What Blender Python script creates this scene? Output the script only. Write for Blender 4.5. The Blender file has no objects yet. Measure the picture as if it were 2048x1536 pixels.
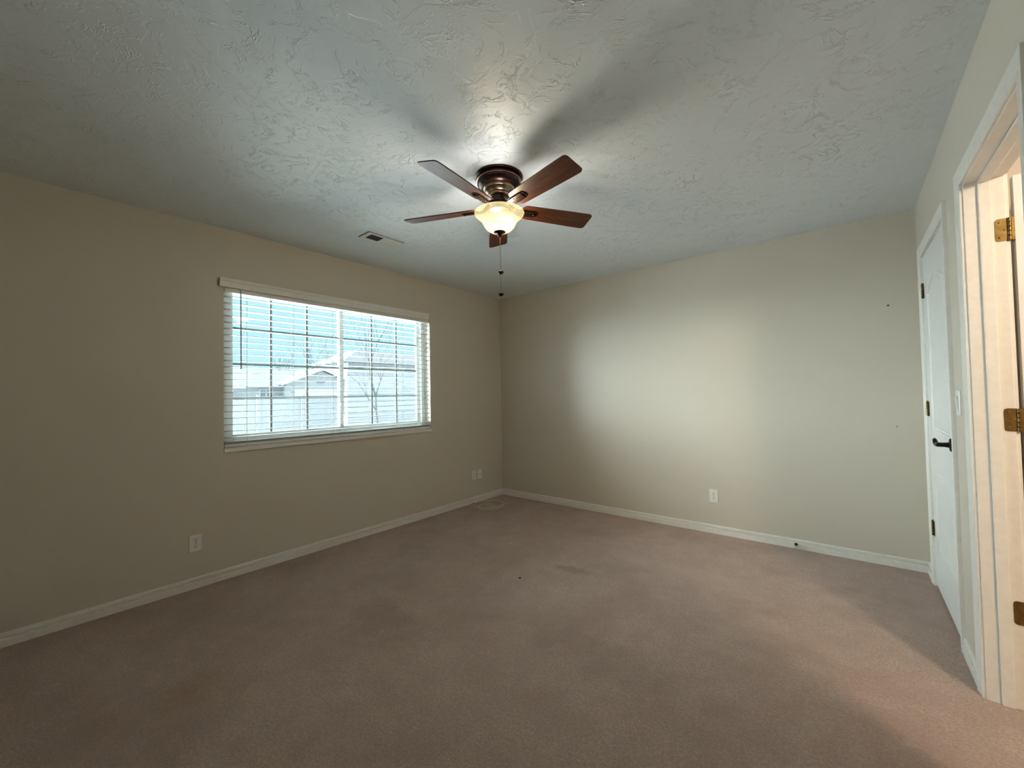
import bpy, bmesh, math, random
from mathutils import Vector, Matrix
C = bpy.context.scene.collection
sc = bpy.context.scene
PI = math.pi
random.seed(7)

# ------------------------------------------------------------------ camera
H = 2.44; W = 3.7438; YB = -4.40          # ceiling height, right wall x, wall behind the camera
cam = bpy.data.cameras.new('camera'); co = bpy.data.objects.new('camera', cam); C.objects.link(co)
yaw, pitch, roll = .6891, .026, -.019
fwd = Vector((-math.sin(yaw)*math.cos(pitch), math.cos(yaw)*math.cos(pitch), math.sin(pitch)))
rt = Vector((math.cos(yaw), math.sin(yaw), 0)); up = rt.cross(fwd)
r2 = rt*math.cos(roll) + up*math.sin(roll); u2 = up*math.cos(roll) - rt*math.sin(roll)
co.matrix_world = Matrix(((r2.x, u2.x, -fwd.x, 3.3629), (r2.y, u2.y, -fwd.y, -3.8637), (r2.z, u2.z, -fwd.z, 1.2332), (0, 0, 0, 1)))
cam.sensor_width = 36; cam.lens = 817.58/2048*36; cam.clip_start = .02; cam.clip_end = 300
sc.camera = co

# ------------------------------------------------------------------ sky, exposure, lamps
SKY = (.60, .96, 1.05); SKY_S = .37
w = bpy.data.worlds.new('sky'); sc.world = w; w.use_nodes = True
# overcast sky: even pale cyan haze near the horizon to the north-west, and a broad bright
# patch added in the south-west, out of camera view, to light the room
wt = w.node_tree; bg = wt.nodes['Background']
GLOW_DIR = Vector((-.54, -.80, .20)).normalized(); GLOW = 20.0; ZENITH = 7.6
tc = wt.nodes.new('ShaderNodeTexCoord'); nm = wt.nodes.new('ShaderNodeVectorMath'); nm.operation = 'NORMALIZE'
dp = wt.nodes.new('ShaderNodeVectorMath'); dp.operation = 'DOT_PRODUCT'; dp.inputs[1].default_value = GLOW_DIR
mr = wt.nodes.new('ShaderNodeMapRange'); mr.interpolation_type = 'SMOOTHSTEP'; mr.inputs['From Min'].default_value = .44; mr.inputs['From Max'].default_value = .95
mr.inputs['To Min'].default_value = 0; mr.inputs['To Max'].default_value = GLOW
sp_ = wt.nodes.new('ShaderNodeSeparateXYZ'); mz = wt.nodes.new('ShaderNodeMapRange'); mz.interpolation_type = 'SMOOTHSTEP'
mz.inputs['From Min'].default_value = .27; mz.inputs['From Max'].default_value = .85; mz.inputs['To Min'].default_value = 0; mz.inputs['To Max'].default_value = ZENITH
sm_ = wt.nodes.new('ShaderNodeMath'); sm_.operation = 'ADD'
sx = wt.nodes.new('ShaderNodeVectorMath'); sx.operation = 'SCALE'; sx.inputs[0].default_value = (.90, .985, 1.0)
ad = wt.nodes.new('ShaderNodeVectorMath'); ad.operation = 'ADD'; ad.inputs[1].default_value = tuple(c*SKY_S for c in SKY)
wt.links.new(tc.outputs['Generated'], nm.inputs[0]); wt.links.new(nm.outputs[0], dp.inputs[0]); wt.links.new(dp.outputs['Value'], mr.inputs['Value'])
wt.links.new(nm.outputs[0], sp_.inputs[0]); wt.links.new(sp_.outputs['Z'], mz.inputs['Value'])
wt.links.new(mr.outputs['Result'], sm_.inputs[0]); wt.links.new(mz.outputs['Result'], sm_.inputs[1]); wt.links.new(sm_.outputs[0], sx.inputs['Scale']); wt.links.new(sx.outputs[0], ad.inputs[0]); wt.links.new(ad.outputs[0], bg.inputs[0]); bg.inputs[1].default_value = 1
vs = sc.view_settings
vs.view_transform = 'Standard'; vs.look = 'None'; vs.gamma = 1; vs.use_curve_mapping = False; vs.exposure = 1.5
sc.cycles.use_denoising = True
sc.cycles.max_bounces = 10; sc.cycles.diffuse_bounces = 6; sc.cycles.transparent_max_bounces = 16
sc.cycles.sample_clamp_indirect = 4
BULB_W = 1.9     # each bulb of the fan light
BOWL_E = 1.0      # glass bowl's own glow
HALL_W = 31.0     # ceiling lamp of the room beyond the doorway
FX, FY = 1.90, -2.17                       # fan axis

# ------------------------------------------------------------------ helpers
def tag(o, label=None, cat=None, group=None, kind=None):
    if label: o['label'] = label
    if cat: o['category'] = cat
    if group: o['group'] = group
    if kind: o['kind'] = kind
    return o
def empty(name, loc=(0, 0, 0)):
    o = bpy.data.objects.new(name, None); o.location = loc; C.objects.link(o); o.empty_display_size = .05
    return o
class MB:
    def __init__(s): s.bm = bmesh.new()
    def box(s, x0, x1, y0, y1, z0, z1, bev=0, seg=2):
        r = bmesh.ops.create_cube(s.bm, size=1)
        for v in r['verts']:
            v.co = Vector(((x0+x1)/2+v.co.x*(x1-x0), (y0+y1)/2+v.co.y*(y1-y0), (z0+z1)/2+v.co.z*(z1-z0)))
        if bev:
            es = list({e for v in r['verts'] for e in v.link_edges})
            bmesh.ops.bevel(s.bm, geom=es, offset=bev, segments=seg, affect='EDGES', profile=.5)
        return s
    def lathe(s, prof, c=(0, 0, 0), n=48, axis='z', cap=True):
        rings = []
        for r, h in prof:
            ring = []
            for i in range(n):
                a = 2*PI*i/n
                if axis == 'z': p = (c[0]+r*math.cos(a), c[1]+r*math.sin(a), c[2]+h)
                elif axis == 'x': p = (c[0]+h, c[1]+r*math.cos(a), c[2]+r*math.sin(a))
                else: p = (c[0]+r*math.cos(a), c[1]+h, c[2]+r*math.sin(a))
                ring.append(s.bm.verts.new(p))
            rings.append(ring)
        for a, b in zip(rings, rings[1:]):
            for i in range(n): s.bm.faces.new((a[i], a[(i+1) % n], b[(i+1) % n], b[i]))
        if cap:
            s.bm.faces.new(rings[0]); s.bm.faces.new(rings[-1])
        return s
    def tube(s, pts, rad, n=8, cap=True):
        pts = [Vector(p) for p in pts]; rs = rad if isinstance(rad, (list, tuple)) else [rad]*len(pts)
        t0 = (pts[1]-pts[0]).normalized()
        u = t0.orthogonal().normalized(); rings = []
        for i, p in enumerate(pts):
            t = (pts[min(i+1, len(pts)-1)]-pts[max(i-1, 0)]).normalized()
            u = (u - t*u.dot(t))
            u = u.normalized() if u.length > 1e-6 else t.orthogonal().normalized()
            v = t.cross(u); r = rs[i]; ra, rb = r if isinstance(r, tuple) else (r, r)
            rings.append([s.bm.verts.new(p+u*math.cos(2*PI*k/n)*ra+v*math.sin(2*PI*k/n)*rb) for k in range(n)])
        for a, b in zip(rings, rings[1:]):
            for i in range(n): s.bm.faces.new((a[i], a[(i+1) % n], b[(i+1) % n], b[i]))
        if cap: s.bm.faces.new(rings[0]); s.bm.faces.new(rings[-1])
        return s
    def sweep(s, rings, closed_profile=True, cap=True):
        R = [[s.bm.verts.new(p) for p in r] for r in rings]; n = len(R[0])
        for a, b in zip(R, R[1:]):
            for i in range(n if closed_profile else n-1): s.bm.faces.new((a[i], a[(i+1) % n], b[(i+1) % n], b[i]))
        if cap: s.bm.faces.new(R[0]); s.bm.faces.new(R[-1])
        return s
    def poly(s, pts): s.bm.faces.new([s.bm.verts.new(p) for p in pts]); return s
    def prism(s, pts2, a0, a1, axis):     # 2d polygon extruded along an axis
        f = {'x': lambda p, a: (a, p[0], p[1]), 'y': lambda p, a: (p[0], a, p[1]), 'z': lambda p, a: (p[0], p[1], a)}[axis]
        return s.sweep([[f(p, a0) for p in pts2], [f(p, a1) for p in pts2]])
    def build(s, name, mat, parent=None, smooth=None, kind=None, world=False, origin=None):
        bmesh.ops.recalc_face_normals(s.bm, faces=s.bm.faces)
        if parent is not None and not world:       # geometry given in world coords, parents are unrotated
            off = parent_loc(parent); bmesh.ops.translate(s.bm, verts=s.bm.verts, vec=-off)
        elif origin is not None:
            bmesh.ops.translate(s.bm, verts=s.bm.verts, vec=-Vector(origin))
        me = bpy.data.meshes.new(name); s.bm.to_mesh(me); s.bm.free()
        if mat: me.materials.append(mat)
        o = bpy.data.objects.new(name, me); C.objects.link(o)
        if origin is not None: o.location = origin
        if parent is not None: o.parent = parent
        if smooth:
            for p in me.polygons: p.use_smooth = True
            if smooth is not True: me.set_sharp_from_angle(angle=math.radians(smooth))
        if kind: o['kind'] = kind
        return o
def parent_loc(o):
    v = Vector((0, 0, 0))
    while o is not None: v += o.location; o = o.parent
    return v
def catmull(P, n=6, closed=False):
    P = [Vector(p) for p in P]; out = []
    N = len(P)
    for i in range(N-1):
        p0, p1, p2, p3 = P[max(i-1, 0)], P[i], P[i+1], P[min(i+2, N-1)]
        for k in range(n):
            t = k/n
            out.append(.5*((2*p1)+(p2-p0)*t+(2*p0-5*p1+4*p2-p3)*t*t+(-p0+3*p1-3*p2+p3)*t**3))
    out.append(P[-1]); return out

# ------------------------------------------------------------------ materials
def lin(c): return tuple(((x/255)/12.92 if x/255 <= .04045 else ((x/255+.055)/1.055)**2.4) for x in c)
def M(name, col, rough=.5, metal=0, spec=.5, srgb=True, **kw):
    m = bpy.data.materials.new(name); m.use_nodes = True; b = m.node_tree.nodes['Principled BSDF']
    c = lin(col) if srgb else col
    b.inputs['Base Color'].default_value = (*c, 1); b.inputs['Roughness'].default_value = rough
    b.inputs['Metallic'].default_value = metal; b.inputs['Specular IOR Level'].default_value = spec
    for k, v in kw.items(): b.inputs[k].default_value = v
    return m
class N:
    def __init__(s, m): s.t = m.node_tree; s.b = s.t.nodes['Principled BSDF']; s.m = m; s._co = None
    def new(s, t, **kw):
        n = s.t.nodes.new(t)
        for k, v in kw.items():
            if hasattr(n, k) and k not in n.inputs: setattr(n, k, v)
            else: n.inputs[k].default_value = v
        return n
    def link(s, a, b): s.t.links.new(a, b)
    def co(s, scale=(1, 1, 1), which='Object', rot=(0, 0, 0)):
        tc = s.new('ShaderNodeTexCoord'); mp = s.new('ShaderNodeMapping')
        s.link(tc.outputs[which], mp.inputs[0]); mp.inputs['Scale'].default_value = scale; mp.inputs['Rotation'].default_value = rot
        return mp.outputs[0]
    def noise(s, vec, scale, detail=3, rough=.5, dist=0, out='Fac'):
        n = s.new('ShaderNodeTexNoise'); s.link(vec, n.inputs['Vector'])
        n.inputs['Scale'].default_value = scale; n.inputs['Detail'].default_value = detail
        n.inputs['Roughness'].default_value = rough; n.inputs['Distortion'].default_value = dist
        return n.outputs[out]
    def ramp(s, fac, stops):
        r = s.new('ShaderNodeValToRGB'); e = r.color_ramp.elements
        while len(e) < len(stops): e.new(.5)
        for el, (p, c) in zip(e, stops):
            el.position = p; el.color = (*((c, c, c) if isinstance(c, (int, float)) else c), 1)
        s.link(fac, r.inputs[0]); return r.outputs[0]
    def math(s, op, a, b=None, clamp=False):
        n = s.new('ShaderNodeMath', operation=op); n.use_clamp = clamp
        for i, x in enumerate((a, b)):
            if x is None: continue
            if isinstance(x, (int, float)): n.inputs[i].default_value = x
            else: s.link(x, n.inputs[i])
        return n.outputs[0]
    def mix(s, fac, a, b):
        n = s.new('ShaderNodeMix', data_type='RGBA')
        for i, x in ((0, fac), (6, a), (7, b)):
            if isinstance(x, (int, float)): n.inputs[i].default_value = x
            elif isinstance(x, tuple): n.inputs[i].default_value = (*x, 1)
            else: s.link(x, n.inputs[i])
        return n.outputs[2]
    def bump(s, h, strength=.3, dist=.01, normal=None):
        n = s.new('ShaderNodeBump'); n.inputs['Strength'].default_value = strength; n.inputs['Distance'].default_value = dist
        s.link(h, n.inputs['Height'])
        if normal is not None: s.link(normal, n.inputs['Normal'])
        s.link(n.outputs[0], s.b.inputs['Normal']); return n.outputs[0]

def mat_wall():
    m = M('wall_paint', (204, 196, 182), .38, spec=.5); n = N(m); v = n.co()
    f = n.noise(v, 60, 3, .6); g = n.noise(v, 9, 2, .5)
    h = n.math('ADD', n.math('MULTIPLY', f, .5), n.math('MULTIPLY', g, .9))
    n.bump(h, .16, .004); return m
def mat_ceiling():
    m = M('ceiling_paint', (222, 229, 233), .5, spec=.5); n = N(m); v = n.co()
    # hand trowelled texture: short curved ridges in scattered patches
    ws = n.noise(v, 3.2, 2, .5, 0, 'Color')
    sub = n.new('ShaderNodeVectorMath', operation='SCALE'); n.link(ws, sub.inputs[0]); sub.inputs['Scale'].default_value = .35
    add = n.new('ShaderNodeVectorMath', operation='ADD'); n.link(v, add.inputs[0]); n.link(sub.outputs[0], add.inputs[1])
    vw = add.outputs[0]
    a = n.noise(vw, 7.5, 4, .62, .6)
    ridge = n.math('ABSOLUTE', n.math('SUBTRACT', a, .5))
    ridge = n.ramp(ridge, [(0, 1.0), (.007, .7), (.018, 0)])
    b = n.noise(vw, 13, 3, .6, .4)
    ridge2 = n.ramp(n.math('ABSOLUTE', n.math('SUBTRACT', b, .46)), [(0, .9), (.009, .4), (.018, 0)])
    mask = n.ramp(n.noise(v, 10, 2, .6), [(.46, 0), (.58, 1)])
    mask2 = n.ramp(n.noise(v, 17, 2, .6), [(.5, 0), (.6, 1)])
    plate = n.ramp(n.noise(vw, 6, 3, .55, .5), [(.47, 0), (.5, 1)])       # flattened trowel islands
    h = n.math('ADD', n.math('MULTIPLY', ridge, mask), n.math('MULTIPLY', n.math('MULTIPLY', ridge2, mask2), .8))
    h = n.math('ADD', h, n.math('MULTIPLY', plate, .22))
    h = n.math('ADD', h, n.math('MULTIPLY', n.noise(v, 80, 3, .6), .12))
    n.bump(h, .6, .006); return m
def mat_carpet():
    m = M('carpet', (150, 125, 110), 1.0, spec=.1); n = N(m); v = n.co()
    fine = n.noise(v, 330, 2, .7); mid = n.noise(v, 105, 3, .75); big = n.noise(v, 2.1, 4, .62, .3); b2 = n.noise(v, 8, 3, .7)
    c = n.ramp(big, [(.3, lin((208, 181, 166))), (.5, lin((230, 204, 189))), (.7, lin((240, 216, 201)))])
    c = n.mix(n.math('MULTIPLY', n.ramp(b2, [(.4, 1), (.62, 0)]), .22), c, lin((168, 142, 127)))
    gr = n.noise(v, 58, 2, .8)
    c = n.mix(n.math('MULTIPLY', n.ramp(gr, [(.42, 1), (.56, 0)]), .3), c, lin((184, 158, 144)))
    c = n.mix(n.math('MULTIPLY', n.ramp(mid, [(.42, 1), (.56, 0)]), .5), c, lin((178, 151, 137)))
    c = n.mix(n.math('MULTIPLY', n.ramp(fine, [(.35, 1), (.6, 0)]), .45), c, lin((184, 158, 145)))
    # stains with a shape of their own
    for (x, y, rx, ry, col, amt) in ((1.83, -1.38, .20, .07, (136, 124, 106), .42), (1.20, -3.37, .16, .12, (176, 138, 84), .30), (2.34, -.95, .5, .16, (222, 198, 182), .3), (1.35, -2.55, .35, .18, (156, 132, 118), .3), (2.5, -2.1, .45, .2, (156, 134, 120), .25)):
        mp = n.new('ShaderNodeMapping'); tc = n.new('ShaderNodeTexCoord'); n.link(tc.outputs['Object'], mp.inputs[0])
        mp.vector_type = 'POINT'; mp.inputs['Location'].default_value = (-x/rx, -y/ry, 0); mp.inputs['Scale'].default_value = (1/rx, 1/ry, 1)
        ln = n.new('ShaderNodeVectorMath', operation='LENGTH'); n.link(mp.outputs[0], ln.inputs[0])
        d = n.math('ADD', ln.outputs['Value'], n.math('MULTIPLY', n.math('SUBTRACT', b2, .5), 1.6))
        f = n.math('MULTIPLY', n.ramp(d, [(.35, 1), (1.0, 0)]), amt)
        c = n.mix(f, c, lin(col))
    n.link(c, n.b.inputs['Base Color'])
    h = n.math('ADD', n.math('ADD', fine, n.math('MULTIPLY', mid, 1.6)), n.math('MULTIPLY', gr, .8))
    n.bump(h, .8, .014)
    n.b.inputs['Sheen Weight'].default_value = .15; n.b.inputs['Sheen Roughness'].default_value = .6
    return m
def mat_wood():
    m = M('walnut_blade', (92, 48, 22), .45, spec=.35); n = N(m); v = n.co((1.2, 14, 14), 'Object')
    a = n.noise(v, 3.0, 6, .65, 1.2); g = n.noise(n.co((4, 120, 40)), 2, 3, .6)
    c = n.ramp(a, [(.25, lin((38, 16, 8))), (.5, lin((78, 38, 16))), (.75, lin((116, 62, 28)))])
    c = n.mix(n.math('MULTIPLY', g, .4), c, lin((60, 28, 14)))
    n.link(c, n.b.inputs['Base Color']); n.bump(g, .05, .001); return m
def mat_bronze():
    m = M('oiled_bronze', (52, 38, 36), .3, .85, .5); n = N(m)
    f = n.noise(n.co(), 35, 3, .6); c = n.ramp(f, [(.3, lin((40, 30, 30))), (.7, lin((68, 50, 44)))])
    n.link(c, n.b.inputs['Base Color']); return m
def mat_bowl():
    m = bpy.data.materials.new('alabaster_glass'); m.use_nodes = True; t = m.node_tree
    for x in list(t.nodes): t.nodes.remove(x)
    o = t.nodes.new('ShaderNodeOutputMaterial'); tr = t.nodes.new('ShaderNodeBsdfTranslucent'); gl = t.nodes.new('ShaderNodeBsdfGlossy')
    df = t.nodes.new('ShaderNodeBsdfDiffuse'); em = t.nodes.new('ShaderNodeEmission'); m1 = t.nodes.new('ShaderNodeMixShader'); m2 = t.nodes.new('ShaderNodeMixShader'); ad = t.nodes.new('ShaderNodeAddShader')
    tc = t.nodes.new('ShaderNodeTexCoord'); nz = t.nodes.new('ShaderNodeTexNoise'); nz.inputs['Scale'].default_value = 14; nz.inputs['Detail'].default_value = 5; nz.inputs['Distortion'].default_value = 1.5
    rp = t.nodes.new('ShaderNodeValToRGB'); rp.color_ramp.elements[0].position = .35; rp.color_ramp.elements[0].color = (.80, .66, .32, 1); rp.color_ramp.elements[1].position = .6; rp.color_ramp.elements[1].color = (.95, .84, .50, 1)
    t.links.new(tc.outputs['Object'], nz.inputs['Vector']); t.links.new(nz.outputs['Fac'], rp.inputs[0])
    t.links.new(rp.outputs[0], tr.inputs[0]); t.links.new(rp.outputs[0], df.inputs[0])
    gl.inputs['Roughness'].default_value = .12
    m1.inputs[0].default_value = .65; t.links.new(df.outputs[0], m1.inputs[1]); t.links.new(tr.outputs[0], m1.inputs[2])
    m2.inputs[0].default_value = .05; t.links.new(m1.outputs[0], m2.inputs[1]); t.links.new(gl.outputs[0], m2.inputs[2])
    t.links.new(rp.outputs[0], em.inputs[0]); em.inputs[1].default_value = BOWL_E*.10
    t.links.new(m2.outputs[0], ad.inputs[0]); t.links.new(em.outputs[0], ad.inputs[1])
    tp = t.nodes.new('ShaderNodeBsdfTransparent'); tp.inputs[0].default_value = (.99, .95, .84, 1); m3 = t.nodes.new('ShaderNodeMixShader')
    m3.inputs[0].default_value = .035; t.links.new(tp.outputs[0], m3.inputs[1]); t.links.new(m2.outputs[0], m3.inputs[2])
    ad.inputs[0].links[0].from_node; t.links.new(m3.outputs[0], ad.inputs[0]); t.links.new(ad.outputs[0], o.inputs[0])
    return m
def mat_glass():
    m = bpy.data.materials.new('window_glass'); m.use_nodes = True; t = m.node_tree
    for x in list(t.nodes): t.nodes.remove(x)
    o = t.nodes.new('ShaderNodeOutputMaterial'); tr = t.nodes.new('ShaderNodeBsdfTransparent'); gl = t.nodes.new('ShaderNodeBsdfGlossy'); mx = t.nodes.new('ShaderNodeMixShader'); fr = t.nodes.new('ShaderNodeFresnel')
    tr.inputs[0].default_value = (.93, .97, .97, 1); gl.inputs['Roughness'].default_value = .02; fr.inputs[0].default_value = 1.3
    t.links.new(fr.outputs[0], mx.inputs[0]); t.links.new(tr.outputs[0], mx.inputs[1]); t.links.new(gl.outputs[0], mx.inputs[2]); t.links.new(mx.outputs[0], o.inputs[0])
    return m
def mat_noisy(name, c0, c1, scale, rough=.7, bump=0, stretch=(1, 1, 1), **kw):
    m = M(name, c0, rough, **kw); n = N(m); f = n.noise(n.co(stretch), scale, 4, .6)
    n.link(n.ramp(f, [(.35, lin(c0)), (.65, lin(c1))]), n.b.inputs['Base Color'])
    if bump: n.bump(f, bump, .004)
    return m
WALL = mat_wall(); CEIL = mat_ceiling(); CARPET = mat_carpet(); WOOD = mat_wood(); BRONZE = mat_bronze()
TRIM = mat_noisy('white_trim_paint', (226, 224, 216), (232, 230, 224), 30, .35, .03)
DOORM = mat_noisy('white_door_paint', (222, 224, 222), (228, 229, 227), 40, .3, .05, (1, 1, .2))
VINYL = mat_noisy('white_vinyl', (228, 230, 228), (234, 235, 233), 20, .4)
SLAT = mat_noisy('blind_slat', (160, 162, 158), (168, 170, 166), 8, .42, 0, (1, .2, 1))
PLASTIC = mat_noisy('outlet_plastic', (226, 224, 216), (231, 229, 222), 50, .35)
BLACK = mat_noisy('black_hole', (14, 13, 12), (20, 18, 16), 60, .6)
MATTE = mat_noisy('matte_black_metal', (16, 16, 18), (24, 24, 26), 60, .42, metal=.6)
BRASS = mat_noisy('aged_brass', (104, 84, 48), (128, 104, 60), 55, .38, metal=.9)
COPPER = M('bronze_highlight', (188, 150, 118), .28, .95)
CORD = mat_noisy('white_cord', (214, 206, 190), (222, 215, 200), 80, .6)
BOWL = mat_bowl(); GLASS = mat_glass()

# ------------------------------------------------------------------ room shell
T = .16            # outer wall thickness
WT = .108          # partition thickness
WY0, WY1, WZ0, WZ1 = -2.943, -1.121, .893, 2.045     # window opening
HXE = 6.3
mb = MB().box(-T, HXE, YB-.12, .12, -.12, 0); mb.build('floor', CARPET, kind='structure')
mb = MB().box(-T, HXE, YB-.12, .12, H, H+.12); mb.build('ceiling', CEIL, kind='structure')
mb = MB().box(-T, 0, YB, WY0, 0, H).box(-T, 0, WY1, 0, 0, H).box(-T, 0, WY0, WY1, 0, WZ0).box(-T, 0, WY0, WY1, WZ1, H)
mb.build('wall_left', WALL, kind='structure')
mb = MB().box(-T, HXE, 0, .12, 0, H); mb.build('wall_back', WALL, kind='structure')
mb = MB().box(-T, HXE, YB-.12, YB, 0, H); mb.build('wall_front', WALL, kind='structure')
CY0, CY1 = -1.015, -.224        # closet opening (inner casing edges)
DY0, DY1 = -2.172, -1.4225      # doorway opening
ZH = 2.055
mb = MB()
mb.box(W, W+WT, CY1-.005, 0, 0, H).box(W, W+WT, DY1-.005, CY0+.005, 0, H).box(W, W+WT, YB, DY0+.005, 0, H)
mb.box(W, W+WT, CY0+.005, CY1-.005, ZH+.005, H).box(W, W+WT, DY0+.005, DY1-.005, ZH+.005, H)
mb.build('wall_right', WALL, kind='structure')
# closet interior and the room past the doorway
mb = MB().box(W+WT, W+WT+.62, -1.10, -1.04, 0, H).box(W+WT+.6, W+WT+.66, -1.04, 0, 0, H)
mb.build('wall_closet', WALL, kind='structure')
mb = MB().box(HXE-.12, HXE, YB, 0, 0, H); mb.build('wall_hall', WALL, kind='structure')

BB = [(0, 0), (.0145, 0), (.0150, .037), (.0135, .0405), (.0015, .0425), (.0008, .0490), (.0100, .0510), (.0105, .063), (.0080, .0685), (.002, .071), (0, .071)]
def base(name, p, q, nrm, m0=0, m1=0):
    p, q, nrm = Vector(p), Vector(q), Vector(nrm); d = (q-p).normalized()
    MB().sweep([[p+nrm*a+Vector((0, 0, b))+d*a*m0 for a, b in BB], [q+nrm*a+Vector((0, 0, b))-d*a*m1 for a, b in BB]]).build(name, TRIM, kind='structure')
base('baseboard_left', (0, YB, 0), (0, 0, 0), (1, 0, 0), 1, 1)
base('baseboard_back', (0, 0, 0), (W, 0, 0), (0, -1, 0), 1, 1)
base('baseboard_right', (W, -.167, 0), (W, 0, 0), (-1, 0, 0), 0, 1)
base('baseboard_right', (W, -1.365, 0), (W, -1.073, 0), (-1, 0, 0))
base('baseboard_right', (W, YB, 0), (W, -2.23, 0), (-1, 0, 0), 1, 0)
base('baseboard_front', (0, YB, 0), (W, YB, 0), (0, 1, 0), 1, 1)
base('baseboard_hall', (W+WT, YB, 0), (W+WT, -2.23, 0), (1, 0, 0))

CP = [(0, 0), (0, .009), (.003, .0115), (.008, .0115), (.011, .009), (.014, .0105), (.030, .0135), (.046, .0165), (.053, .017), (.0565, .0155), (.0575, .012), (.0575, 0)]
def casing(name, x, sx, y0, y1, zt):
    rings = []
    for (yy, zz, dy, dz) in ((y1, 0, 1, 0), (y1, zt, 1, 1), (y0, zt, -1, 1), (y0, 0, -1, 0)):
        rings.append([(x+sx*d, yy+dy*ww, zz+dz*ww) for ww, d in CP])
    return MB().sweep(rings).build(name, TRIM, kind='structure', smooth=35)
casing('trim_1', W, -1, CY0, CY1, ZH)
casing('trim_2', W, -1, DY0, DY1, ZH)
casing('trim_3', W+WT, 1, DY0, DY1, ZH)
def jamb(name, y0, y1, stop):
    mb = MB(); a, b = W-.0005, W+WT+.0005; j = .012
    mb.box(a, b, y1-.006, y1+.006, 0, ZH+.006, .0015).box(a, b, y0-.006, y0+.006, 0, ZH+.006, .0015).box(a, b, y0+.006, y1-.006, ZH-.006, ZH+.006, .0015)
    if stop:
        s0, s1 = stop
        mb.box(s0, s1, y1-.017, y1-.006, 0, ZH-.006, .003).box(s0, s1, y0+.006, y0+.017, 0, ZH-.006, .003).box(s0, s1, y0+.017, y1-.017, ZH-.017, ZH-.006, .003)
    return mb.build(name, TRIM, kind='structure')
jamb('trim_4', CY0, CY1, (W+.037, W+.055))
jamb('trim_5', DY0, DY1, (W+.038, W+.072))

# ------------------------------------------------------------------ doors
def hinge(parent, pin, leafs, z):
    """pin=(x,y); leafs = list of boxes (x0,x1,y0,y1) as plates"""
    hb = MB()
    for i in range(5):
        hb.lathe([(.0045, 0), (.0058, .001), (.0058, .0155), (.0045, .0165)], (pin[0], pin[1], z-.0445+i*.0178), 14)
    hb.lathe([(.003, 0), (.0045, .002), (.0045, .005), (.002, .007)], (pin[0], pin[1], z+.0445), 12)
    for (x0, x1, y0, y1) in leafs: hb.box(x0, x1, y0, y1, z-.0445, z+.0445)
    h = hb.build('hinge', BRASS, parent, smooth=40); h['label'] = 'brass hinge'
    return h
def screws(parent, pts, nrm):
    mb = MB()
    for p in pts:
        if nrm == 'y': mb.lathe([(.0045, -.0012), (.003, -.0018)], p, 12, 'y')
        else: mb.lathe([(.0045, -.0012), (.003, -.0018)], p, 12, 'x')
    mb.build('screw', BRASS, parent)
def panel_door(name, x_face, sx, th, y0, y1, z0, z1, arch=True):
    """slab in the yz plane, moulded raised panels on the face at x_face (pointing sx)"""
    xb = x_face-sx*th
    # outline of each panel as loops, sunk moulding built as nested loops
    ym0, ym1 = y0+.118, y1-.118
    def loop(za, zb, rise, ins):
        pts = []; a, b, c, d = ym0+ins, ym1-ins, za+ins, zb-ins
        n = 14
        pts += [(a, c), (b, c)]
        for i in range(n+1):
            t = i/n; y = b+(a-b)*t
            s = 1-(2*t-1)**2
            sh = s**1.6 if rise else 0
            pts.append((y, d+rise*sh))
        return pts
    bm = bmesh.new()
    outer = [(y0, z0), (y1, z0), (y1, z1), (y0, z1)]
    panels = [(z0+.25, .735, .0), (.975, 1.80 if arch else 1.86, .075 if arch else 0)]
    vo = [bm.verts.new((x_face, *p)) for p in outer]
    edges = [bm.edges.new((vo[i], vo[(i+1) % 4])) for i in range(4)]
    for za, zb, rise in panels:
        prev = None
        for ins, dep in ((0, 0), (.005, .009), (.014, .011), (.022, .005), (.040, .0015)):
            vv = [bm.verts.new((x_face-sx*dep, *p)) for p in loop(za, zb, rise, ins)]
            n = len(vv)
            if prev is None: edges += [bm.edges.new((vv[i], vv[(i+1) % n])) for i in range(n)]
            else:
                for i in range(n): bm.faces.new((prev[i], prev[(i+1) % n], vv[(i+1) % n], vv[i]))
            prev = vv
        bm.faces.new(prev)
    bmesh.ops.triangle_fill(bm, edges=edges, use_beauty=True)
    vb = [bm.verts.new((xb, *p)) for p in outer]
    for i in range(4): bm.faces.new((vo[i], vo[(i+1) % 4], vb[(i+1) % 4], vb[i]))
    bm.faces.new(vb)
    return bm
d1 = empty('door_1', (W, (CY0+CY1)/2, 0)); d1['kind'] = 'structure'
m = MB(); m.bm = panel_door('slab', W+.001, -1, .035, CY0+.009, CY1-.009, .012, ZH-.010)
m.build('slab', DOORM, d1)
for z in (1.835, 1.095, .355):
    hinge(d1, (W-.006, CY1-.0075), [(W-.0015, W+.0, CY1-.032, CY1-.0075), (W-.0015, W-.0005, CY1-.0075, CY1-.004)], z)
# black lever handle
hy, hz = CY0+.068, .945
hm = MB().lathe([(.0, .001), (.033, 0), (.033, -.004), (.030, -.008), (.020, -.010), (.013, -.012), (.011, -.03), (.011, -.052), (.0, -.056)], (W, hy, hz), 32, 'x', cap=False)
pth = catmull([(W-.048, hy-.012, hz+.001), (W-.050, hy, hz), (W-.050, hy+.025, hz-.001), (W-.049, hy+.05, hz-.004), (W-.048, hy+.075, hz-.008), (W-.047, hy+.092, hz+.003), (W-.047, hy+.102, hz+.012), (W-.047, hy+.118, hz+.015)], 5)
nn = len(pth)
rad = [(.0075 if i > 3 else .009, (.0085+.005*math.sin(PI*max(0, (i/nn-.35))/.65))*(1 if i < nn-6 else .75)) for i in range(nn)]
hm.tube(pth, rad, 12)
ho = hm.build('handle', MATTE, d1, smooth=40); ho['label'] = 'matte black lever handle on a round rose'

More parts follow.
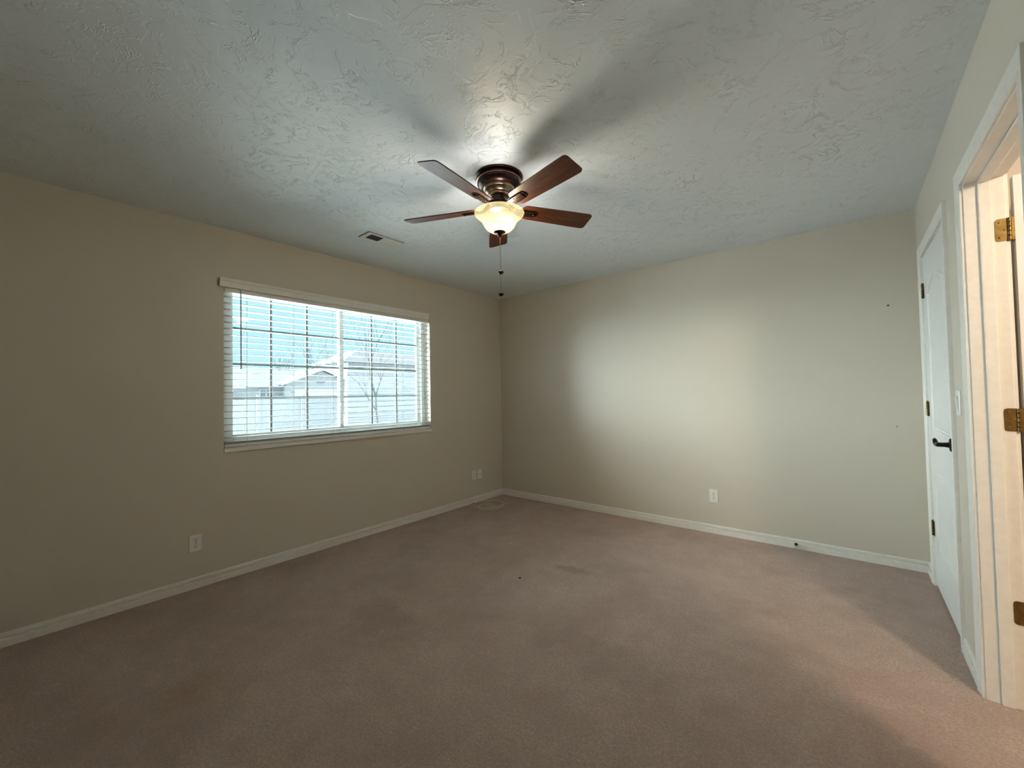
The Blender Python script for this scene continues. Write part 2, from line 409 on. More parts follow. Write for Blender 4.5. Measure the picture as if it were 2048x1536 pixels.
# doorway door: opened through 90 degrees into the next room
d2 = empty('door_2', (W+WT+.022, DY1-.006, 0)); d2['kind'] = 'structure'
bm = panel_door('slab', 0, -1, .035, -.735, -.002, .012, ZH-.012)
bmesh.ops.rotate(bm, verts=bm.verts, cent=(0, 0, 0), matrix=Matrix.Rotation(math.radians(91), 3, 'Z'))
bmesh.ops.translate(bm, verts=bm.verts, vec=(W+WT+.022, DY1+.002, 0))
m = MB(); m.bm = bm; m.build('slab', DOORM, d2)
for z in (1.837, 1.10, .365):
    yj = DY1-.006
    hb = MB()
    # leaf on the jamb with rounded corners, leaf on the door edge, knuckles
    x0, x1, zz0, zz1, rr = W+.079, W+WT+.004, z-.044, z+.044, .010
    pts = []
    for (cx, cz, a0) in ((x0+rr, zz1-rr, 90), (x0+rr, zz0+rr, 180)):
        for k in range(6):
            a = math.radians(a0+90*k/5); pts.append((cx+rr*math.cos(a), cz+rr*math.sin(a)))
    pts += [(x1, zz0), (x1, zz1)]
    hb.prism(pts, yj-.0022, yj-.0002, 'y')
    hb.box(W+WT+.0195, W+WT+.0215, yj-.001, yj+.034, zz0, zz1); hb.box(W+WT+.008, W+WT+.0215, yj-.003, yj-.001, zz0, zz1)
    for i in range(5):
        hb.lathe([(.0045, 0), (.0058, .001), (.0058, .0155), (.0045, .0165)], (W+WT+.008, yj-.004, z-.0445+i*.0178), 14)
    hh = hb.build('hinge', BRASS, d2, smooth=40); hh['label'] = 'brass hinge'
    for dx, dz in ((.012, .030), (.012, -.030), (.024, .0)):
        MB().lathe([(.0042, -.003), (.0025, -.0034)], (W+.079+dx, yj, z+dz), 12, 'y').build('screw', BRASS, hh)

# ------------------------------------------------------------------ window
XG = -.095
wn = empty('window_1', (XG, (WY0+WY1)/2, WZ0)); wn['kind'] = 'structure'
def frame_boxes(mb, x0, x1, y0, y1, z0, z1, wl, wr, wb, wt, bev=.004):
    mb.box(x0, x1, y0, y0+wl, z0, z1, bev).box(x0, x1, y1-wr, y1, z0, z1, bev).box(x0, x1, y0+wl, y1-wr, z0, z0+wb, bev).box(x0, x1, y0+wl, y1-wr, z1-wt, z1, bev)
mb = MB(); frame_boxes(mb, -.155, -.088, WY0, WY1, WZ0, WZ1, .045, .045, .045, .03)
mb.build('window_frame', VINYL, wn)
gz0, gz1 = .985, 2.008
mb = MB(); frame_boxes(mb, -.128, -.098, WY0+.04, -2.012, WZ0+.04, WZ1-.02, .044, .036, .05, .02)
mb.box(-.102, -.092, -2.052, -2.044, gz0, gz1)
s1 = mb.build('sash', VINYL, wn)
mb = MB(); frame_boxes(mb, -.150, -.126, -2.044, WY1-.04, WZ0+.04, WZ1-.02, .045, .035, .05, .02)
s2 = mb.build('sash', VINYL, wn)
GR = mat_noisy('grille_bar', (112, 120, 119), (120, 128, 127), 20, .5)
for (sash, xg, ys, ya, yb) in ((s1, -.112, (-2.609, -2.336), -2.859, -2.05), (s2, -.137, (-1.743, -1.473), -1.999, -1.196)):
    mb = MB(); k = (3.3629-xg)/(3.3629+.09)
    for y in ys:
        yy = -3.8637+(y+3.8637)*k
        mb.box(xg-.004, xg+.004, yy-.008, yy+.008, gz0-.02, gz1+.01)
    for z in (1.243, 1.495, 1.757):
        zz = 1.2332+(z-1.2332)*k
        mb.box(xg-.0045, xg+.0045, ya-.02, yb+.02, zz-.008, zz+.008)
    g = mb.build('grille', GR, sash)
    mb = MB().box(xg-.0115, xg-.0085, ya-.03, yb+.03, gz0-.03, gz1+.02); mb.build('pane', GLASS, sash)
mb = MB().box(-.098, -.082, -2.048, -2.030, 1.16, 1.19, .003).box(-.09, -.078, -2.060, -2.034, 1.172, 1.18, .002)
mb.build('latch', VINYL, s1)
# wooden sill board with nosing
mb = MB().box(-.09, .0, WY0+.001, WY1-.001, WZ0-.001, WZ0+.004).box(-.001, .016, WY0-.0, WY1+.004, WZ0-.024, WZ0+.003, .003)
mb.build('window_sill', TRIM, wn)

# ------------------------------------------------------------------ blind
bl = empty('window_blind', (-.03, (WY0+WY1)/2, WZ0))
tag(bl, 'white horizontal slat blind with open slats, hung over the sliding window', 'blind')
BX0, BX1 = -.058, -.006
mb = MB()
VP = [(.004, 2.027), (.024, 2.027), (.026, 2.034), (.026, 2.062), (.031, 2.070), (.034, 2.080), (.034, 2.086), (.022, 2.086), (.019, 2.075), (.016, 2.035), (.004, 2.033)]
mb.prism(VP, -2.972, -1.145, 'y')
mb.build('valance', TRIM, bl)
mb = MB().box(BX0, BX1, WY0+.006, WY1-.006, 1.998, 2.042, .002); mb.build('headrail', TRIM, bl)
mb = MB(); z = 1.968; sl = []
def slat(mb, z, x0=BX0, x1=BX1, y0=WY0+.006, y1=WY1-.006):
    # slightly crowned cross section
    top = [(x0+(x1-x0)*t, z+.0022*(1-(2*t-1)**2)+.0014) for t in (0, .25, .5, .75, 1)]
    bot = [(x1+(x0-x1)*t, z+.0022*(1-(2*t-1)**2)-.0014) for t in (0, .25, .5, .75, 1)]
    mb.sweep([[(p[0], y0, p[1]) for p in top+bot], [(p[0], y1, p[1]) for p in top+bot]])
while z > .955:
    slat(mb, z); sl.append(z); z -= .0455
for i in range(4): slat(mb, .9245+i*.0038)
mb.build('slats', SLAT, bl)
mb = MB().box(BX0, BX1, WY0+.006, WY1-.006, .903, .922, .003); mb.build('bottom_rail', TRIM, bl)
# ladder cords
LY = []
for px in (-2.80, -2.475, -2.155, -1.80, -1.45, -1.17):
    LY.append(px)
for y in LY:
    mb = MB()
    for x in (BX0-.001, BX1+.001): mb.tube([(x, y, .915), (x, y, 2.0)], .0007, 5)
    mb.tube([(-.032, y+.012, .915), (-.032, y+.012, 2.0)], .0009, 5)
    for z in sl: mb.tube([(BX0, y, z-.002), (BX1, y, z-.002)], .0006, 4)
    for z0 in (.9105,): mb.lathe([(.0, -.0), (.006, 0), (.006, .002), (0, .003)], (BX1+.0005, y, z0), 10, 'x', cap=False)
    mb.build('ladder_cord', CORD, bl)
WAND = M('wand_plastic', (150, 150, 156), .25)
mb = MB().tube([(.012, -2.842, 2.016), (.014, -2.842, 1.99), (.016, -2.842, 1.47), (.016, -2.842, 1.452)], [.003, .0042, .0042, .0055], 6)
mb.tube([(-.01, -2.842, 2.024), (.004, -2.842, 2.022), (.012, -2.842, 2.014)], .0022, 6)
wo = mb.build('tilt_wand', WAND, bl, smooth=40); wo['label'] = 'clear grey plastic tilt wand'

# ------------------------------------------------------------------ wall plates
def plate(name, kind, loc, face, label, cat, w=.070, h=.114):
    """face 'x' : on left wall looking +x ; 'y': on far wall looking -y ; 'r': on right wall looking -x"""
    r = empty(name, loc); tag(r, label, cat)
    def P(a, b, d):   # across, up, out
        if face == 'x': return (loc[0]+d, loc[1]+a, loc[2]+b)
        if face == 'y': return (loc[0]+a, loc[1]-d, loc[2]+b)
        return (loc[0]-d, loc[1]-a, loc[2]+b)
    def slab(mb, a0, a1, b0, b1, d0, d1, ch=0):
        if ch:
            mb.sweep([[P(a0, b0, d0), P(a1, b0, d0), P(a1, b1, d0), P(a0, b1, d0)], [P(a0, b0, d1-ch), P(a1, b0, d1-ch), P(a1, b1, d1-ch), P(a0, b1, d1-ch)],
                      [P(a0+ch, b0+ch, d1), P(a1-ch, b0+ch, d1), P(a1-ch, b1-ch, d1), P(a0+ch, b1-ch, d1)]])
        else:
            mb.sweep([[P(a0, b0, d0), P(a1, b0, d0), P(a1, b1, d0), P(a0, b1, d0)], [P(a0, b0, d1), P(a1, b0, d1), P(a1, b1, d1), P(a0, b1, d1)]])
    mb = MB(); slab(mb, -w/2, w/2, -h/2, h/2, 0, .006, .003); mb.build('cover_plate', PLASTIC, r)
    def disc(mb, a, b, rad, d0, d1, n=20, sq=1.0):
        mb.sweep([[P(a+rad*math.cos(2*PI*i/n), b+rad*sq*math.sin(2*PI*i/n), d) for i in range(n)] for d in (d0, d1)])
    if kind == 'duplex':
        for s in (-1, 1):
            mb = MB(); b = s*.0195
            pts = []
            for i in range(24):
                a = 2*PI*i/24; pts.append((max(-.0172, min(.0172, .0205*math.cos(a))), b+max(-.0145, min(.0145, .017*math.sin(a)))))
            mb.sweep([[P(p[0], p[1], d) for p in pts] for d in (.005, .0078)])
            rc = mb.build('receptacle', PLASTIC, r)
            mb = MB(); slab(mb, -.0080, -.0052, b+.0012, b+.0098, .0070, .0081); mb.build('slot', BLACK, rc); mb = MB(); slab(mb, .0052, .0080, b+.0020, b+.0092, .0070, .0081); mb.build('slot', BLACK, rc); mb = MB(); disc(mb, 0, b-.0065, .0032, .007, .0081, 14)
            mb.build('slot', BLACK, rc)
        mb = MB(); disc(mb, 0, 0, .003, .005, .0072, 14); mb.build('screw', BRASS, r)
    elif kind == 'jack2':
        mb = MB(); disc(mb, .002, .012, .0052, .005, .0068); mb.build('jack', BLACK, r); mb = MB(); disc(mb, 0, -.022, .0038, .005, .0066); mb.build('jack', BLACK, r)
    elif kind == 'coax':
        mb = MB(); disc(mb, 0, .0, .0048, .005, .012, 6); disc(mb, 0, 0, .0036, .005, .015, 16); mb.build('jack', mat_noisy('nickel', (150, 146, 136), (170, 165, 155), 40, .35, metal=.8), r)
    elif kind == 'rocker':
        mb = MB(); slab(mb, -.0165, .0165, -.033, .033, .005, .0078); mb.build('switch_frame', PLASTIC, r)
        mb = MB(); mb.sweep([[P(-.015, -.031, .007), P(.015, -.031, .007), P(.015, -.031, .0085), P(-.015, -.031, .0085)], [P(-.015, 0, .007), P(.015, 0, .007), P(.015, 0, .0100), P(-.015, 0, .0100)], [P(-.015, .031, .007), P(.015, .031, .007), P(.015, .031, .0125), P(-.015, .031, .0125)]])
        mb.build('rocker', PLASTIC, r)
    return r
plate('wall_outlet', 'duplex', (0, -3.101, .292), 'x', 'white duplex electrical outlet low on the left wall, below and left of the window', 'outlet')
plate('wall_outlet', 'duplex', (2.427, 0, .321), 'y', 'white duplex electrical outlet low on the far wall, above its baseboard', 'outlet')
plate('data_jack', 'jack2', (0, -.507, .315), 'x', 'white wall plate with two dark round jacks, left one of the pair by the corner', 'wall plate')
plate('cable_jack', 'coax', (0, -.411, .315), 'x', 'plain white wall plate with one small centre connector, nearest the room corner', 'wall plate')
plate('light_switch', 'rocker', (W, -1.166, 1.157), 'r', 'white rocker light switch between the closed closet door and the open doorway', 'light switch')

# nail holes in the far wall
for (x, z, lab, r_) in ((3.591, 1.805, 'dark nail hole high on the far wall near its right end', .006), (3.61, .963, 'tiny nail hole at mid height on the far wall beside the closet door', .0035)):
    o = MB().lathe([(r_, .0), (r_*.9, -.0012), (r_*.4, -.0018)], (x, 0, z), 12, 'y').build('nail_hole', BLACK, origin=(x, 0, z)); tag(o, lab, 'nail hole')
# lint on the carpet
bmx = MB(); bmesh.ops.create_icosphere(bmx.bm, subdivisions=2, radius=.009)
for v in bmx.bm.verts: v.co *= random.uniform(.7, 1.2); v.co.z *= .5
o = bmx.build('lint', mat_noisy('dark_lint', (40, 34, 30), (60, 50, 42), 90, .9)); o.location = (1.621, -1.704, .0045); tag(o, 'small dark crumb of lint lying in the middle of the carpet', 'lint')

# door stop on the far baseboard
ds = empty('door_stop', (3.009, -.0150, .034)); tag(ds, 'black wall door stop with pale rubber tip on the far baseboard', 'door stop')
MB().lathe([(.0115, 0), (.0115, -.004), (.008, -.008), (.004, -.010)], (3.009, -.0140, .034), 24, 'y').build('base', MATTE, ds, smooth=40)
sp = [(3.009+.0062*math.cos(a*.9), -.018-a*.0006, .034+.0062*math.sin(a*.9)) for a in range(0, 90)]
MB().tube(sp, .0013, 6).build('spring', MATTE, ds, smooth=True)
MB().lathe([(.006, 0), (.0082, -.001), (.0082, -.010), (.006, -.012)], (3.009, -.070, .034), 20, 'y').build('rubber_tip', PLASTIC, ds, smooth=40)

# coiled coax cable
CAB = [(-0.027, -0.49), (0.027, -0.556), (0.117, -0.604), (0.218, -0.616), (0.29, -0.583), (0.312, -0.513), (0.295, -0.465), (0.217, -0.441), (0.152, -0.467), (0.135, -0.529), (0.167, -0.605), (0.236, -0.65), (0.317, -0.643), (0.364, -0.586), (0.384, -0.497), (0.357, -0.396), (0.297, -0.339), (0.19, -0.31), (0.127, -0.342), (0.118, -0.414), (0.145, -0.472), (0.21, -0.513), (0.295, -0.525), (0.325, -0.479), (0.339, -0.396), (0.326, -0.356), (0.239, -0.315), (0.141, -0.323), (0.072, -0.399), (0.048, -0.503), (0.045, -0.555)]
pts = [(max(x, .02), y, .004) for x, y in CAB]
for i in range(len(pts)): pts[i] = (pts[i][0], pts[i][1], .0042+.006*(i > 14)+.004*(i > 24))
path = catmull([(.014, -.600, .004), ] + pts[1:], 7)
cb = empty('cable_coil', (.25, -.48, 0)); tag(cb, 'thin white cable lying in loose loops on the carpet in the corner', 'cable')
MB().tube(path, .0043, 8).build('cable', CORD, cb, smooth=True)
e0, e1 = path[-1], path[-2]; dd = (e0-e1).normalized()
MB().tube([e0-dd*.002, e0+dd*.014], .0052, 8).build('connector', BRASS, cb)

# ceiling vent
vx0, vx1, vy0, vy1 = .566, .712, -2.244, -1.94
vt = empty('ceiling_vent', ((vx0+vx1)/2, (vy0+vy1)/2, H)); tag(vt, 'white rectangular metal air vent on the ceiling between fan and window', 'vent')
mb = MB()
for (a, b, c, d) in ((vx0, vx1, vy0, vy0+.036), (vx0, vx1, vy1-.036, vy1), (vx0, vx0+.024, vy0+.036, vy1-.036), (vx1-.024, vx1, vy0+.036, vy1-.036), (vx0+.024, vx1-.024, (vy0+vy1)/2-.008, (vy0+vy1)/2+.008)):
    mb.box(a, b, c, d, H-.008, H-.004)
mb.box(vx0, vx1, vy0, vy0+.003, H-.008, H).box(vx0, vx1, vy1-.003, vy1, H-.008, H).box(vx0, vx0+.003, vy0, vy1, H-.008, H).box(vx1-.003, vx1, vy0, vy1, H-.008, H)
mb.build('frame', PLASTIC, vt)
MB().box(vx0+.02, vx1-.02, vy0+.03, vy1-.03, H-.0015, H-.0005).build('duct_opening', BLACK, vt)
mb = MB(); ym = (vy0+vy1)/2
for half, s in ((0, 1), (1, -1)):
    a, b = (vy0+.036, ym-.008) if half == 0 else (ym+.008, vy1-.036)
    nL = 8
    for i in range(nL):
        y = a+(b-a)*(i+.5)/nL; dy = .0045*s; 
        mb.sweep([[(x, y-dy-.0004, H-.0085), (x, y-dy+.0004, H-.0085), (x, y+dy+.0004, H-.0015), (x, y+dy-.0004, H-.0015)] for x in (vx0+.023, vx1-.023)])
mb.build('louvers', PLASTIC, vt)
VS = mat_noisy('vent_screw', (110, 110, 108), (130, 130, 126), 50, .4, metal=.5)
for y in (vy0+.016, vy1-.016): MB().lathe([(.004, -.008), (.003, -.0098)], ((vx0+vx1)/2, y, H), 12).build('screw', VS, vt)

# ------------------------------------------------------------------ ceiling fan
fan = empty('ceiling_fan', (FX, FY, H)); tag(fan, 'bronze flush-mount ceiling fan with five walnut blades and a lit glass bowl', 'ceiling fan')
c0 = (FX, FY, 0)
MB().lathe([(.0, 2.4395), (.131, 2.4395), (.131, 2.434), (.126, 2.431), (.112, 2.430), (.110, 2.420), (.112, 2.414)], c0, 64).build('ceiling_plate', BRONZE, fan, smooth=35)
MB().lathe([(.112, 2.4145), (.1225, 2.4135), (.1245, 2.411), (.1225, 2.4085), (.118, 2.408)], c0, 64, cap=False).build('trim_ring', COPPER, fan, smooth=True)
MB().lathe([(.119, 2.4085), (.121, 2.404), (.120, 2.396), (.115, 2.387), (.104, 2.379), (.092, 2.3745), (.085, 2.373)], c0, 64, cap=False).build('motor_housing', BRONZE, fan, smooth=35)
MB().lathe([(.086, 2.3735), (.0865, 2.3712), (.083, 2.3695), (.081, 2.3685), (.084, 2.3665), (.0835, 2.3645), (.080, 2.3635)], c0, 64, cap=False).build('trim_ring', COPPER, fan, smooth=True)
MB().lathe([(.081, 2.3645), (.0795, 2.358), (.074, 2.349), (.064, 2.342), (.056, 2.3395)], c0, 64, cap=False).build('motor_cover', mat_noisy('satin_bronze', (120, 108, 100), (140, 126, 116), 40, .3, metal=.9), fan, smooth=35)
MB().lathe([(.057, 2.340), (.060, 2.338), (.060, 2.333), (.056, 2.331), (.050, 2.330)], c0, 64, cap=False).build('trim_ring', COPPER, fan, smooth=True)
MB().lathe([(.050, 2.331), (.044, 2.327), (.042, 2.300), (.043, 2.297), (.043, 2.293), (.041, 2.290), (.043, 2.268), (.052, 2.256), (.066, 2.250), (.066, 2.244), (.0, 2.243)], c0, 48, cap=False).build('light_fitter', BRONZE, fan, smooth=35)
BP = math.radians(-14.3); BZ = 2.2644
def blade_obj(k):
    th = math.radians(-83.9+72*k)
    Mx = Matrix.Translation((FX, FY, BZ)) @ Matrix.Rotation(th, 4, 'Z') @ Matrix.Rotation(BP, 4, 'X')
    # outline along +x
    R0, R1 = .130, .562; out = []
    def hw(x): return .052+(.0625-.052)*min(1, max(0, (x-R0)/(R1-R0)*1.25))
    def arc(cx, cy, r, a0, a1, n=7): return [(cx+r*math.cos(math.radians(a0+(a1-a0)*i/n)), cy+r*math.sin(math.radians(a0+(a1-a0)*i/n))) for i in range(n+1)]
    rt_, rr = .020, .030
    h1, h0 = hw(R1), hw(R0)
    # end line slightly slanted, rounded corners
    out += arc(R1-rt_, h1-rt_, rt_, 90, 0)
    out += arc(R1-rt_, -h1+rt_, rt_, 0, -90)
    for i in range(5): x = R1-.06-(R1-R0-.12)*i/4; out.append((x, -hw(x)))
    out += arc(R0+rr, -h0+rr, rr, -90, -180)
    out += arc(R0+rr, h0-rr, rr, 180, 90)
    for i in range(5): x = R0+.06+(R1-R0-.12)*i/4; out.append((x, hw(x)))
    bm = bmesh.new(); t = .0028
    top = [bm.verts.new((x, y, t)) for x, y in out]; bot = [bm.verts.new((x, y, -t)) for x, y in out]
    n = len(out)
    bm.faces.new(top); bm.faces.new(bot[::-1])
    side = [bm.faces.new((top[i], bot[i], bot[(i+1) % n], top[(i+1) % n])) for i in range(n)]
    bmesh.ops.recalc_face_normals(bm, faces=bm.faces)
    me = bpy.data.meshes.new('blade'); bm.to_mesh(me); bm.free(); me.materials.append(WOOD)
    o = bpy.data.objects.new('blade', me); C.objects.link(o); o.parent = fan
    o.matrix_local = Matrix.Translation((-FX, -FY, -H)) @ Mx
    # blade iron (below the blade), in blade coords
    mb = MB()
    for yy in (-.0135, .0135):
        mb.sweep([[(x, yy+s, z+q) for s, q in ((-.0085, -.003), (.0085, -.003), (.0085, .003), (-.0085, .003))] for x, z in ((.052, .026), (.070, .014), (.090, -.004), (.112, -.0095), (.150, -.0085), (.205, -.0065))])
    mb.box(.100, .212, -.0035, .0035, -.012, -.003)
    pl = [(.118, -.023), (.200, -.023)] + [(.205+.021*math.cos(math.radians(a)), .023*math.sin(math.radians(a))) for a in range(-80, 81, 16)] + [(.200, .023), (.118, .023)]
    mb.prism(pl, -.0062, -.0029, 'z')
    bi = mb.build('blade_iron', BRONZE, None, smooth=35); bi.parent = o
    for x, y in ((.145, -.0135), (.145, .0135), (.205, 0)):
        sc_ = MB().lathe([(.0042, -.0065-.006), (.0028, -.0085-.006)], (x, y, 0), 10).build('screw', BRONZE, None); sc_.parent = o
    return o
for k in range(5): blade_obj(k)
bp = [(.1365, 2.239), (.1378, 2.235), (.1350, 2.230), (.128, 2.221), (.117, 2.2115), (.106, 2.2045), (.100, 2.1985), (.0965, 2.190), (.0915, 2.177), (.083, 2.162), (.070, 2.1485), (.052, 2.1375), (.030, 2.1310), (.012, 2.1295)]
inn = [(max(r-.0035, .012), z+.0032) for r, z in bp][::-1]
MB().lathe(bp+inn[:-1]+[(.1345, 2.240), (.1365, 2.239)], c0, 72, cap=False).build('glass_bowl', BOWL, fan, smooth=True)
fo = MB().lathe([(.0, 2.1385), (.028, 2.137), (.033, 2.1335), (.033, 2.1305), (.026, 2.1275), (.017, 2.124), (.013, 2.119), (.0145, 2.117), (.012, 2.1135), (.007, 2.111), (.006, 2.105), (.0, 2.103)], c0, 32, cap=False).build('finial', BRONZE, fan, smooth=35)
def chain(dx, dy, ztop, zb, z2):
    mb = MB(); z = ztop; x, y = FX+dx, FY+dy
    while z > zb+.006:
        bmesh.ops.create_icosphere(mb.bm, subdivisions=1, radius=.0017, matrix=Matrix.Translation((x, y, z))); z -= .0046
    mb.tube([(x, y, ztop), (x, y, zb)], .0006, 5)
    ch = mb.build('pull_chain', COPPER, fan)
    zc = z2
    MB().lathe([(.0, .014), (.003, .013), (.004, .010), (.011, .0075), (.0150, .002), (.0150, -.002), (.011, -.0075), (.004, -.011), (0, -.012)], (x, y, zc), 28, cap=False).build('fob', BRONZE, ch, smooth=True)
chain(.0025, .001, 2.106, 1.920, 1.908)
chain(-.0012, .0028, 2.106, 1.799, 1.787)
# bulbs inside the bowl: glass shape and light
for s in (-1, 1):
    x, y = FX+s*.045, FY-s*.018
    lt = bpy.data.lights.new('bulb_light', 'POINT'); lt.energy = BULB_W; lt.color = (1, .95, .87); lt.shadow_soft_size = .03
    lo = bpy.data.objects.new('bulb_light', lt); C.objects.link(lo); lo.location = (x, y, 2.176)

# ------------------------------------------------------------------ lamp of the room beyond the doorway
hl = empty('ceiling_lamp', (4.72, -2.86, H)); tag(hl, 'round white flush ceiling lamp in the room past the doorway', 'ceiling lamp')
MB().lathe([(.0, 0), (.15, 0), (.15, -.02), (.14, -.025)], (4.72, -2.86, H), 40).build('base', PLASTIC, hl, smooth=35)
DG = M('lit_diffuser', (250, 240, 220), .4); DG.node_tree.nodes['Principled BSDF'].inputs['Emission Color'].default_value = (1, .84, .66, 1); DG.node_tree.nodes['Principled BSDF'].inputs['Emission Strength'].default_value = 4
MB().lathe([(.135, -.022), (.13, -.045), (.10, -.07), (.05, -.085), (.0, -.088)], (4.72, -2.86, H), 40, cap=False).build('diffuser', DG, hl, smooth=True)
lt = bpy.data.lights.new('hall_light', 'POINT'); lt.energy = HALL_W; lt.color = (1, .81, .62); lt.shadow_soft_size = .12
lo = bpy.data.objects.new('hall_light', lt); C.objects.link(lo); lo.location = (4.72, -2.86, H-.24)

# ------------------------------------------------------------------ outside
GZ = -.40
MB().box(-T-.55, -T, YB, .6, 2.44, 2.56).box(-T-.57, -T-.55, YB, .6, 2.40, 2.60).build('shade_eave', TRIM, kind='structure')     # unseen eave, added to keep high sky light off the slats
BOUNCE = mat_noisy('bounce_ground', (232, 235, 238), (240, 242, 244), 3, .9, .1)
SID = mat_noisy('darkened_siding', (60, 64, 66), (66, 70, 72), 2, .8)  # outdoor base colours darkened to offset the strong added sky light
ROOF = mat_noisy('grey_shingles', (24, 28, 33), (31, 35, 40), 14, .9, .1)
ROOF2 = mat_noisy('dark_shingles', (13, 19, 24), (18, 24, 30), 14, .9, .1)
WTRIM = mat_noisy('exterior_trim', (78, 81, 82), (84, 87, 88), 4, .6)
DKW = mat_noisy('dark_pane', (26, 31, 35), (34, 39, 43), 6, .3)
BARK = mat_noisy('bare_bark', (20, 19, 20), (27, 25, 26), 12, .9)
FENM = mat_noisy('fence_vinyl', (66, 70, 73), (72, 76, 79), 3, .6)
MB().box(-90, -T-.02, -45, 70, GZ-.3, GZ).build('ground', BOUNCE, kind='structure')  # unseen ground, made bright white to bounce daylight up to the ceiling
# neighbouring house with a gable facing the window
h1 = empty('neighbor_house', (-38, 12, GZ)); tag(h1, 'pale grey house with low gable and grey shingle roof, behind the fence outside', 'house')
XH = -34.0
mb = MB(); gp = [(10.9, GZ), (17.0, GZ), (17.0, 2.50), (13.93, 3.78), (10.9, 2.50)]
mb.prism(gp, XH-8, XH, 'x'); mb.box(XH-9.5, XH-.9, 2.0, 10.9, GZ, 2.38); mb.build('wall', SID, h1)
mb = MB()
mb.prism([(10.45, 2.42), (13.93, 3.86), (17.4, 2.42), (17.4, 2.56), (13.93, 4.0), (10.45, 2.56)], XH-8, XH+.35, 'x')
mb.prism([(XH-.5, 2.36), (XH-.5, 2.48), (XH-4.6, 4.0), (XH-9.6, 2.45), (XH-9.6, 2.33), (XH-4.6, 3.86)], 1.6, 15.0, 'y')
mb.build('roof', ROOF, h1)
mb = MB()
mb.prism([(10.40, 2.36), (13.93, 3.80), (17.45, 2.36), (17.45, 2.56), (13.93, 4.04), (10.40, 2.56)], XH+.36, XH+.42, 'x')
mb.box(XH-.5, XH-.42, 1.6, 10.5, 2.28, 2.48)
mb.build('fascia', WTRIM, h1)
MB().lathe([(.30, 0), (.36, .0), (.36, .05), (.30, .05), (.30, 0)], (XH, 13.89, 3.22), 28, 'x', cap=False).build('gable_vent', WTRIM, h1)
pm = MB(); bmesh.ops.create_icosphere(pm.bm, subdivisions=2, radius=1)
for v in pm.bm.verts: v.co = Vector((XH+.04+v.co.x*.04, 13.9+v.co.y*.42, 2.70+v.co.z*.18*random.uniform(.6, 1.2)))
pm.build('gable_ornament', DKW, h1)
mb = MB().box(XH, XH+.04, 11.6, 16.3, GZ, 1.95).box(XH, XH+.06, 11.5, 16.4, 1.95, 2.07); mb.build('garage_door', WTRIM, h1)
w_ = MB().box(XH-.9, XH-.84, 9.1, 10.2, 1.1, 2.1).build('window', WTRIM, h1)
for a_, b_ in ((9.2, 9.6), (9.7, 10.1)): MB().box(XH-.86, XH-.82, a_, b_, 1.2, 2.0).build('pane', DKW, w_)
mb = MB(); mb.prism([(6.2, 2.15), (7.9, 2.15), (6.2, 3.0)], XH-.8, XH+.2, 'x'); mb.build('porch_gable', WTRIM, h1)
# farther house, two storeys, right half of the window
h2 = empty('neighbor_house', (-50, 28, GZ)); tag(h2, 'distant house with dark blue-grey hip roof and white walls, upper right of the window', 'house')
XF = -46.0
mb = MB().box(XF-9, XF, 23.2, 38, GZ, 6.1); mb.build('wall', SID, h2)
mb = MB(); a = [(XF+.6, 22.2, 5.9), (XF+.6, 39, 5.9), (XF-9.6, 39, 5.9), (XF-9.6, 22.2, 5.9)]; b = [(XF-3.4, 26.4, 7.9), (XF-3.4, 35, 7.9), (XF-5.6, 35, 7.9), (XF-5.6, 26.4, 7.9)]
mb.sweep([[(p[0], p[1], 5.75) for p in a], a, b]); mb.build('roof', ROOF2, h2)
for y in (24.3, 28.4, 31.6):
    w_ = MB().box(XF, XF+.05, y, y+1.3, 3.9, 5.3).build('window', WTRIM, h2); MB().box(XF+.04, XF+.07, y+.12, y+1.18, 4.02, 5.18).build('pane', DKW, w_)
# near tall white boundary wall on the right
h3 = empty('garden_wall', (-13.1, 7.5, GZ)); tag(h3, 'tall plain white wall outside, filling the lower right panes of the window', 'wall')
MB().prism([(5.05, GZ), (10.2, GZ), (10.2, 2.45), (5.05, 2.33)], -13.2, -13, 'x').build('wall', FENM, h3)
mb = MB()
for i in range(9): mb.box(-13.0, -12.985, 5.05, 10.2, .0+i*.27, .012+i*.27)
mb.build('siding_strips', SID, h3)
MB().prism([(5.0, 2.33), (10.4, 2.46), (10.4, 2.53), (5.0, 2.40)], -13.26, -12.93, 'x').build('coping', WTRIM, h3)
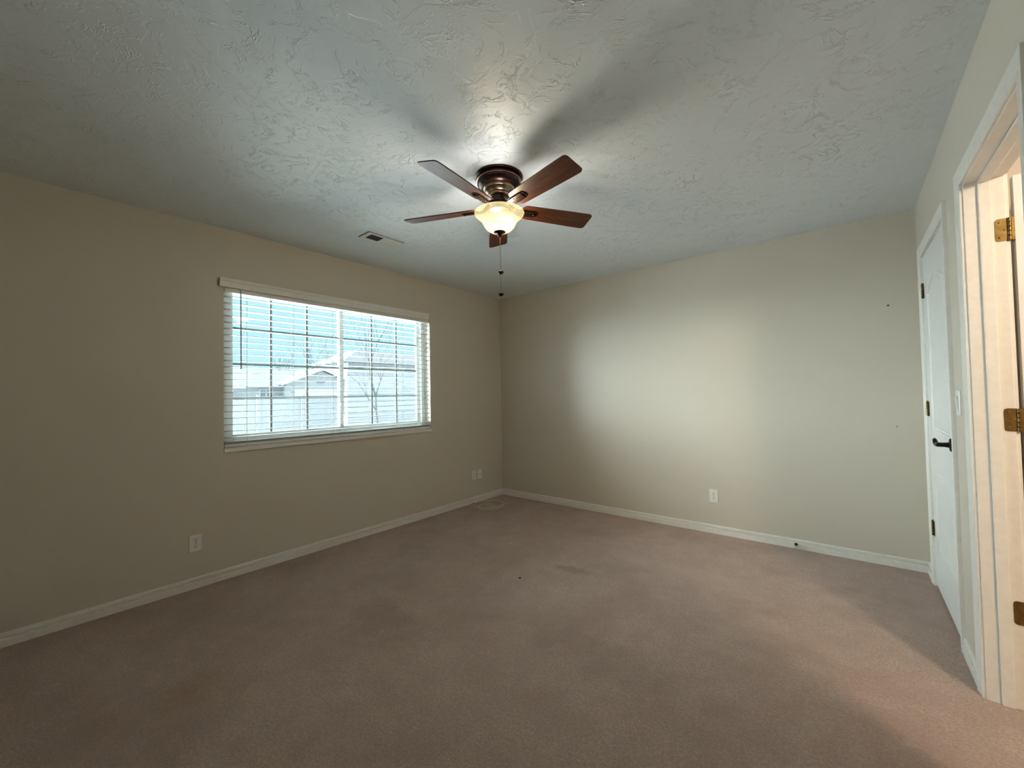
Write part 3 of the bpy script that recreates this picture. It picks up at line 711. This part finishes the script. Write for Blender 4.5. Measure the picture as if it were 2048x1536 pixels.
# vinyl fence: one panel per bay, posts between
XV = -16.0; ya = -1.0; bay = 1.83
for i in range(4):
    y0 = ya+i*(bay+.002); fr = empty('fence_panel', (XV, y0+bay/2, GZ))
    tag(fr, 'white vinyl privacy fence panel standing in the yard outside the window', 'fence', 'white fence panels across the yard')
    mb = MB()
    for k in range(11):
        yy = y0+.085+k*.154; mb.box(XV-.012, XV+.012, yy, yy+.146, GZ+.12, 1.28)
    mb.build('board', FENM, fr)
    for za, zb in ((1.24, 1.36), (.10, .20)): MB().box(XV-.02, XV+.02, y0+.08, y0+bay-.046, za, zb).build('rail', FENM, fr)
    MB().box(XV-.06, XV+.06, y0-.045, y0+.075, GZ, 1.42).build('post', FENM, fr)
# bare winter trees
def tree(loc, h, label, seed, spread=.55, n0=5, depth=5, thick=.1):
    rnd = random.Random(seed); mb = MB()
    def br(p, d, L, r, k):
        pts = [p]; dd = d.copy(); nseg = 4
        for i in range(nseg):
            dd = (dd+Vector((rnd.uniform(-1, 1), rnd.uniform(-1, 1), rnd.uniform(-.3, .6)))*.16).normalized(); pts.append(pts[-1]+dd*L/nseg)
        mb.tube(pts, [r*(1-.45*i/nseg) for i in range(nseg+1)], 5 if k > 2 else 3, cap=False)
        if k <= 0: return
        for i in range(rnd.choice((2, 3, 3))):
            j = rnd.choice((2, 3, 4)); a = rnd.uniform(0, 2*PI)
            s = Vector((math.cos(a), math.sin(a), rnd.uniform(.0, .8)))
            br(pts[j], (dd+s*spread*rnd.uniform(.8, 1.5)).normalized(), L*rnd.uniform(.62, .85), r*.52, k-1)
    o = Vector(loc)
    br(o, Vector((0, 0, 1)), h*.3, thick, depth)
    t = mb.build('bare_tree', BARK, None); tag(t, label, 'tree'); return t
tree((-44, 14.4, GZ), 9.0, 'leafless tree with fine twigs rising behind the pale gable house', 3, .6, depth=6, thick=.16)
tree((-45, 19.2, GZ), 10.5, 'leafless tree between the two distant houses seen through the window', 11, .55, depth=6, thick=.16)
tree((-11, 5.2, GZ), 7.2, 'near leafless tree whose branches cross the upper right panes', 21, .55, depth=5, thick=.05)
